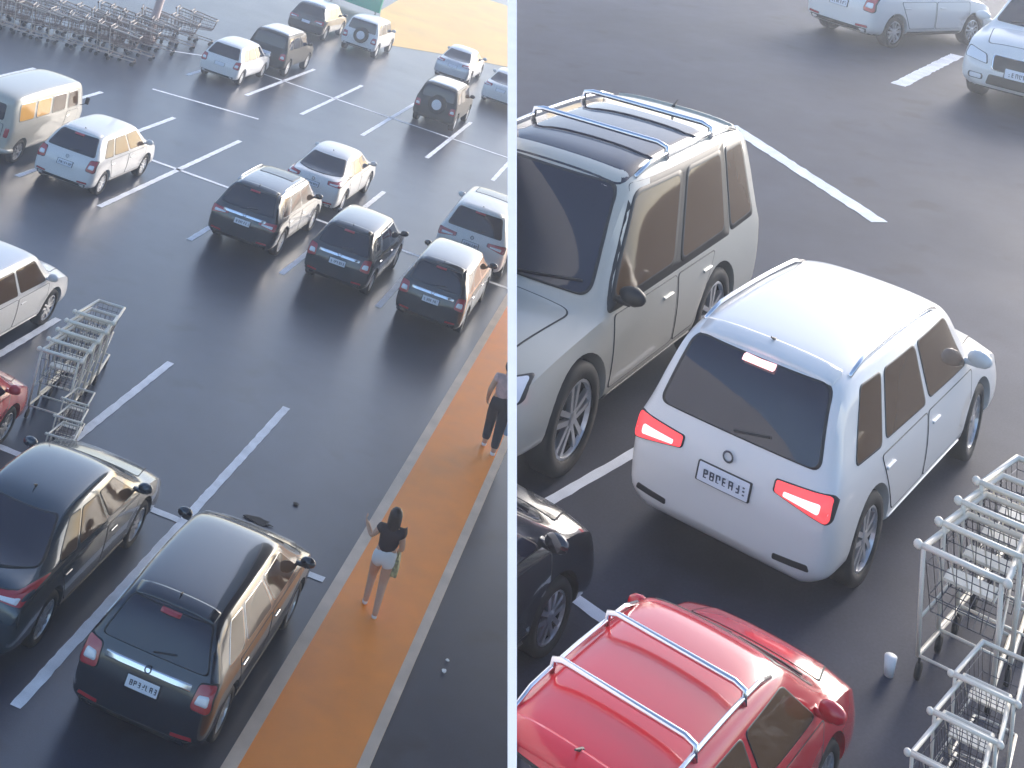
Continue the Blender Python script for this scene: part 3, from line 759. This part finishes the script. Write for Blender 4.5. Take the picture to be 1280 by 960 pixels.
bk = car('parked_car', 'black car with only a sliver in view left of the red hatchback', G3, 'car', 'mpv', M['black'])
on_deck(bk, -2.75, 1.14, 0, .86)
wa = car('parked_car', 'white car cut off by the top edge with only its lower rear in view', G3, 'car', 'hatch', M['white'], side='glass_tan')
on_deck(wa, 25.2, 7.6, R(-18), 1.3)
wb = car('parked_car', 'pale blue-white sport utility car cut off by the top right corner', G3, 'car', 'suv', M['white'])
on_deck(wb, 22.6, 3.0, R(180), 1.5)

# ------------------------------------------------------------------ pole, sign, litter
bm = bmesh.new(); tube(bm, [(0, 0, 0), (0, 0, .35), (0, 0, .36), (0, 0, 8)], .16, 16, taper=[.26, .26, .17, .13])
t = from_bm('lamp_post', bm, M['pole'], None, True); t.location = (-14.9, 29.8, 0); tag(t, 'brown post rising among the trolley rows at the upper left', 'post')
sg = empty('hanging_sign', (-13.6, 54.4, 0), R(-12)); tag(sg, 'green sign board at the top edge, above the far cars', 'sign')
bm = bmesh.new(); box(bm, -1.9, 1.7, -.08, .08, .25, 3.2); bevel(bm, .03); from_bm('board', bm, M['green'], sg)
bm = bmesh.new(); box(bm, -1.7, .2, -.10, -.085, .8, 1.05); from_bm('pale_stripe', bm, M['white_conc'], sg)
for s in (-1.5, 1.4):
    bm = bmesh.new(); tube(bm, [(s, .13, 0), (s, .13, 3.1)], .05, 10); from_bm('post', bm, M['concrete'], sg)
def blob(name, pts, label, cat, mt, z=.012, th=.01, T=None):
    bm = bmesh.new(); vs = [bm.verts.new((x, y, z)) for x, y in pts]; f = bm.faces.new(vs); bm.normal_update()
    if f.normal.z < 0: f.normal_flip()
    r = bmesh.ops.extrude_face_region(bm, geom=[f])
    for v in r['geom']:
        if isinstance(v, bmesh.types.BMVert): v.co.z += th
    bmesh.ops.recalc_face_normals(bm, faces=bm.faces)
    o = from_bm(name, bm, mt)
    if T is not None: o.matrix_world = T
    return tag(o, label, cat)
def ragged(cx_, cy_, rx, ry, n=11, seed=1):
    r = random.Random(seed); return [(cx_ + rx * math.cos(6.283 * i / n) * r.uniform(.55, 1.15), cy_ + ry * math.sin(6.283 * i / n) * r.uniform(.55, 1.15)) for i in range(n)]
blob('dry_leaf', ragged(.98, .84, .24, .12, n=15, seed=2), 'large dark scrap lying ahead of the black wagon', 'litter', M['leaf'])
blob('dry_leaf', ragged(1.33, 1.77, .07, .05, seed=4), 'small dark scrap beyond the large one, ahead of the black wagon', 'litter', M['leaf'])
blob('paper_scrap', ragged(4.63, -1.0, .035, .05, seed=5), 'white scrap on the asphalt right of the walkway', 'litter', M['paper'])
blob('paper_scrap', ragged(4.62, -.72, .03, .03, seed=6), 'smaller white scrap just beyond the other one right of the walkway', 'litter', M['paper'])
def cup(label, T):
    bm = bmesh.new(); tube(bm, [(0, 0, 0), (0, 0, .14)], .05, 14, taper=[.035, .048]); 
    o = from_bm('paper_cup', bm, M['paper'], None, True); o.matrix_world = T @ Matrix.Scale(.95, 4); return tag(o, label, 'litter')
cup('white paper cup standing between the red car and the trolleys on the lower lot', Matrix.Translation((-3.9, 1.7, 0)))
cup('white paper cup standing beside the red hatchback on the upper deck', DM @ Matrix.Translation((.02, -1.42, 0)))

# ------------------------------------------------------------------ people
def skinned(name, verts, edges, radii, mt, parent=None, sub=2, root=0):
    me = bpy.data.meshes.new(name); me.from_pydata(verts, edges, []); o = bpy.data.objects.new(name, me); col.objects.link(o)
    sk = o.modifiers.new('skin', 'SKIN'); sk.use_smooth_shade = True
    for i, r in enumerate(radii):
        me.skin_vertices[0].data[i].radius = (r, r) if not isinstance(r, tuple) else r
    me.skin_vertices[0].data[root].use_root = True
    ss = o.modifiers.new('sub', 'SUBSURF'); ss.levels = sub; ss.render_levels = sub
    dg = bpy.context.evaluated_depsgraph_get(); dg.update()
    nm = bpy.data.meshes.new_from_object(o.evaluated_get(dg)); o.modifiers.clear(); o.data = nm; nm.materials.clear(); nm.materials.append(mt)
    nm.polygons.foreach_set('use_smooth', [True] * len(nm.polygons))
    if parent: o.parent = parent
    return o
def hand(V, Ed, Rd, wi, wpt, dr, side):
    """palm and five curled fingers grown from the wrist vertex"""
    d = Vector(dr).normalized(); s = d.cross(Vector((0, 1, 0)));
    if s.length < .1: s = Vector((1, 0, 0))
    s.normalize(); n = d.cross(s); w = Vector(wpt)
    V.append(tuple(w + d * .05)); Rd.append((.034, .018)); pi = len(V) - 1; Ed.append((wi, pi))
    for k, (off, ln) in enumerate(((-.03, .070), (-.01, .080), (.01, .074), (.03, .058))):
        p = pi
        for j, f in enumerate((.04, .04 + ln * .5, .04 + ln)):
            V.append(tuple(w + d * (.05 + f) + s * off + n * (.012 * j * j))); Rd.append(.009 - .001 * j); Ed.append((p, len(V) - 1)); p = len(V) - 1
    p = pi
    for j, f in enumerate((.02, .05)):
        V.append(tuple(w + d * (.03 + f) + s * (-.045 - .012 * j) + n * .01)); Rd.append(.010); Ed.append((p, len(V) - 1)); p = len(V) - 1
def person(label, x, y, rz, J, mats, hairlong, h=1.0):
    """+x is the walking direction; J holds joints in metres"""
    root = empty('person'); tag(root, label, 'person')
    V, Ed, Rd = [], [], []
    def add(p, r, par=None):
        V.append(p); Rd.append(r); i = len(V) - 1
        if par is not None: Ed.append((par, i))
        return i
    pel = add(J['pelvis'], (.145, .115)); wai = add(J['waist'], (.125, .095), pel); che = add(J['chest'], (.15, .115), wai); nk = add(J['neck'], .055, che)
    hb = add(J['head0'], .062, nk); hm = add(J['head1'], (.082, .095), hb); htp = add(J['head2'], .062, hm)
    nose = add(J['nose'], .014, hm)
    for s in ('L', 'R'):
        hp = add(J['hip' + s], .115, pel); kn = add(J['knee' + s], .074, hp); an = add(J['ankle' + s], .048, kn); to = add(J['toe' + s], (.038, .028), an)
        sh = add(J['sh' + s], .065, che); el = add(J['el' + s], .048, sh); wr = add(J['wr' + s], .032, el)
        dv = Vector(J['wr' + s]) - Vector(J['el' + s]); hand(V, Ed, Rd, wr, J['wr' + s], dv, s)
    skinned('body', V, Ed, Rd, M['skin'], root)
    # top
    V, Ed, Rd = [], [], []
    pel = add(tuple(Vector(J['pelvis']) + Vector((0, 0, .03))), (.165, .130)); wai = add(J['waist'], (.148, .115), pel); che = add(J['chest'], (.180, .135), wai)
    for s in ('L', 'R'):
        sh = add(J['sh' + s], .088, che); mid = Vector(J['sh' + s]).lerp(Vector(J['el' + s]), .45); add(tuple(mid), .072, sh)
    skinned('top', V, Ed, Rd, mats[0], root)
    # bottoms
    V, Ed, Rd = [], [], []
    wa_ = add(J['waist'], (.142, .110)); pel = add(J['pelvis'], (.172, .142), wa_)
    for s in ('L', 'R'):
        hp = add(J['hip' + s], .130, pel)
        if mats[2]: kn = add(J['knee' + s], .095, hp); add(tuple(Vector(J['knee' + s]).lerp(Vector(J['ankle' + s]), .92)), .072, kn)
        else: add(tuple(Vector(J['hip' + s]).lerp(Vector(J['knee' + s]), .42)), .118, hp)
    skinned('trousers' if mats[2] else 'shorts', V, Ed, Rd, mats[1], root)
    # hair: one shell round the back of the head, falling over the shoulders when long
    bm = bmesh.new(); bmesh.ops.create_icosphere(bm, subdivisions=4, radius=1)
    hc = Vector(J['head1']) + Vector((-.018, 0, .03))
    for v in bm.verts:
        x_, y_, z_ = v.co; q = Vector((x_ * .108, y_ * .100, z_ * .125))
        if x_ > .35 and z_ < .45: q.x -= .06 * (x_ - .35) + .03
        if hairlong and z_ < 0 and x_ < .4:
            k = min(1, -z_ * 1.4); q.z -= .30 * k; q.x = q.x * (1 - .45 * k) - .055 * k; q.y *= 1 + .25 * k
        q += Vector((1, .6, .3)) * .004 * math.sin(40 * y_ + 5 * z_)
        v.co = q + hc
    from_bm('hair', bm, M['hair'], root, True)
    for s in ('L', 'R'):
        V, Ed, Rd = [], [], []
        a = add(tuple(Vector(J['ankle' + s]) + Vector((-.03, 0, -.035))), .044); add(J['toe' + s], (.048, .034), a)
        skinned('shoe', V, Ed, Rd, mats[3], root)
    root.location = (x, y, 0); root.rotation_euler = (0, 0, rz); root.scale = (h * 1.14, h * 1.14, h)
    return root
Jw = dict(pelvis=(0, 0, .92), waist=(.01, 0, 1.10), chest=(.03, 0, 1.28), neck=(.03, 0, 1.42), head0=(.05, 0, 1.49), head1=(.06, 0, 1.57), head2=(.055, 0, 1.63), nose=(.155, 0, 1.56),
          hipL=(.0, .09, .88), kneeL=(.16, .09, .50), ankleL=(.02, .09, .12), toeL=(.17, .09, .04),
          hipR=(.0, -.09, .88), kneeR=(-.02, -.09, .48), ankleR=(-.26, -.09, .10), toeR=(-.15, -.09, .035),
          shL=(.02, .17, 1.36), elL=(-.02, .28, 1.18), wrL=(.05, .37, 1.30), shR=(.02, -.17, 1.36), elR=(.0, -.23, 1.10), wrR=(.16, -.20, .98))
person('woman with long dark hair in dark top and white shorts on the orange walkway', 3.25, -.25, R(100), Jw, (M['top'], M['shorts'], False, M['shorts']), True, .87)
J2 = dict(Jw); J2.update(elL=(-.05, .24, 1.10), wrL=(.08, .24, .90), elR=(-.06, -.24, 1.10), wrR=(.02, -.25, .86), kneeR=(-.04, -.09, .50), ankleR=(-.20, -.09, .10), toeR=(-.06, -.09, .035))
person('person in pink shirt and black trousers walking farther along the orange walkway', 3.86, 6.45, R(95), J2, (M['pinktop'], M['trousers'], True, M['paper']), False, 1.03)
def bag(label, mt, x, y, z, rz, sx, sy, sz):
    t = empty('handbag', (x, y, z), rz); tag(t, label, 'bag')
    bm = bmesh.new(); vs = []
    box(bm, -sx / 2, sx / 2, -sy / 2, sy / 2, 0, sz)
    for v in bm.verts:
        if v.co.z > sz * .5: v.co.x *= .8; v.co.y *= .5
    bevel(bm, .025, 3); from_bm('pouch', bm, mt, t, True)
    bm = bmesh.new(); tube(bm, [(-sx * .3, 0, sz * .97), (-sx * .2, 0, sz + .13), (sx * .2, 0, sz + .13), (sx * .3, 0, sz * .97)], .009, 6); from_bm('strap', bm, mt, t, True)
bag('patterned green handbag held by the woman in white shorts', M['bag'], 3.44, -.13, .56, R(95), .32, .13, .26)
bag('pale blue shopping bag carried by the person in black trousers', M['bluebag'], 4.13, 6.50, .42, R(95), .32, .14, .32)

# ------------------------------------------------------------------ haze over the lot
HZ = mat('haze', (1, 1, 1)); N = HZ.node_tree.nodes; K_ = HZ.node_tree.links
N.remove(N['Principled BSDF'])
pv = N.new('ShaderNodeVolumePrincipled'); pv.inputs['Color'].default_value = (.84, .90, 1, 1); pv.inputs['Density'].default_value = .003
pv.inputs['Anisotropy'].default_value = .6
K_.new(pv.outputs[0], N['Material Output'].inputs['Volume'])
bm = bmesh.new(); box(bm, -91, 91, -46, 131, -1, 13.6); bmesh.ops.recalc_face_normals(bm, faces=bm.faces)
tag(from_bm('haze', bm, HZ), kind='stuff', )

# ------------------------------------------------------------------ cut the deck's cars off at the divider
bpy.context.view_layer.update()
pA, pB, pC = (DM @ wall_pt('C', S0, 0)), (DM @ wall_pt('C', S1, 0)), (DM @ CD)
pn = (pB - pA).cross(pC - pA).normalized()
if pn.dot(DM @ Vector((3, -3, 0)) - pA) < 0: pn = -pn
def trim(o):
    for ch in list(o.children): trim(ch)
    if o.type != 'MESH': return
    mw = o.matrix_world; inv = mw.inverted(); ds = [pn.dot(mw @ Vector(c) - pA) for c in o.bound_box]
    if min(ds) > 0: return
    if max(ds) <= 0:
        if not o.children: bpy.data.objects.remove(o)
        return
    bm = bmesh.new(); bm.from_mesh(o.data)
    bmesh.ops.bisect_plane(bm, geom=bm.verts[:] + bm.edges[:] + bm.faces[:], plane_co=inv @ pA, plane_no=(mw.to_3x3().transposed() @ pn).normalized(), clear_inner=True)
    if not bm.faces: bm.free(); (bpy.data.objects.remove(o) if not o.children else None); return
    o.data = o.data.copy() if o.data.users > 1 else o.data
    bm.to_mesh(o.data); bm.free()
for o in (suv, rd, bk): trim(o)
bpy.context.view_layer.update()
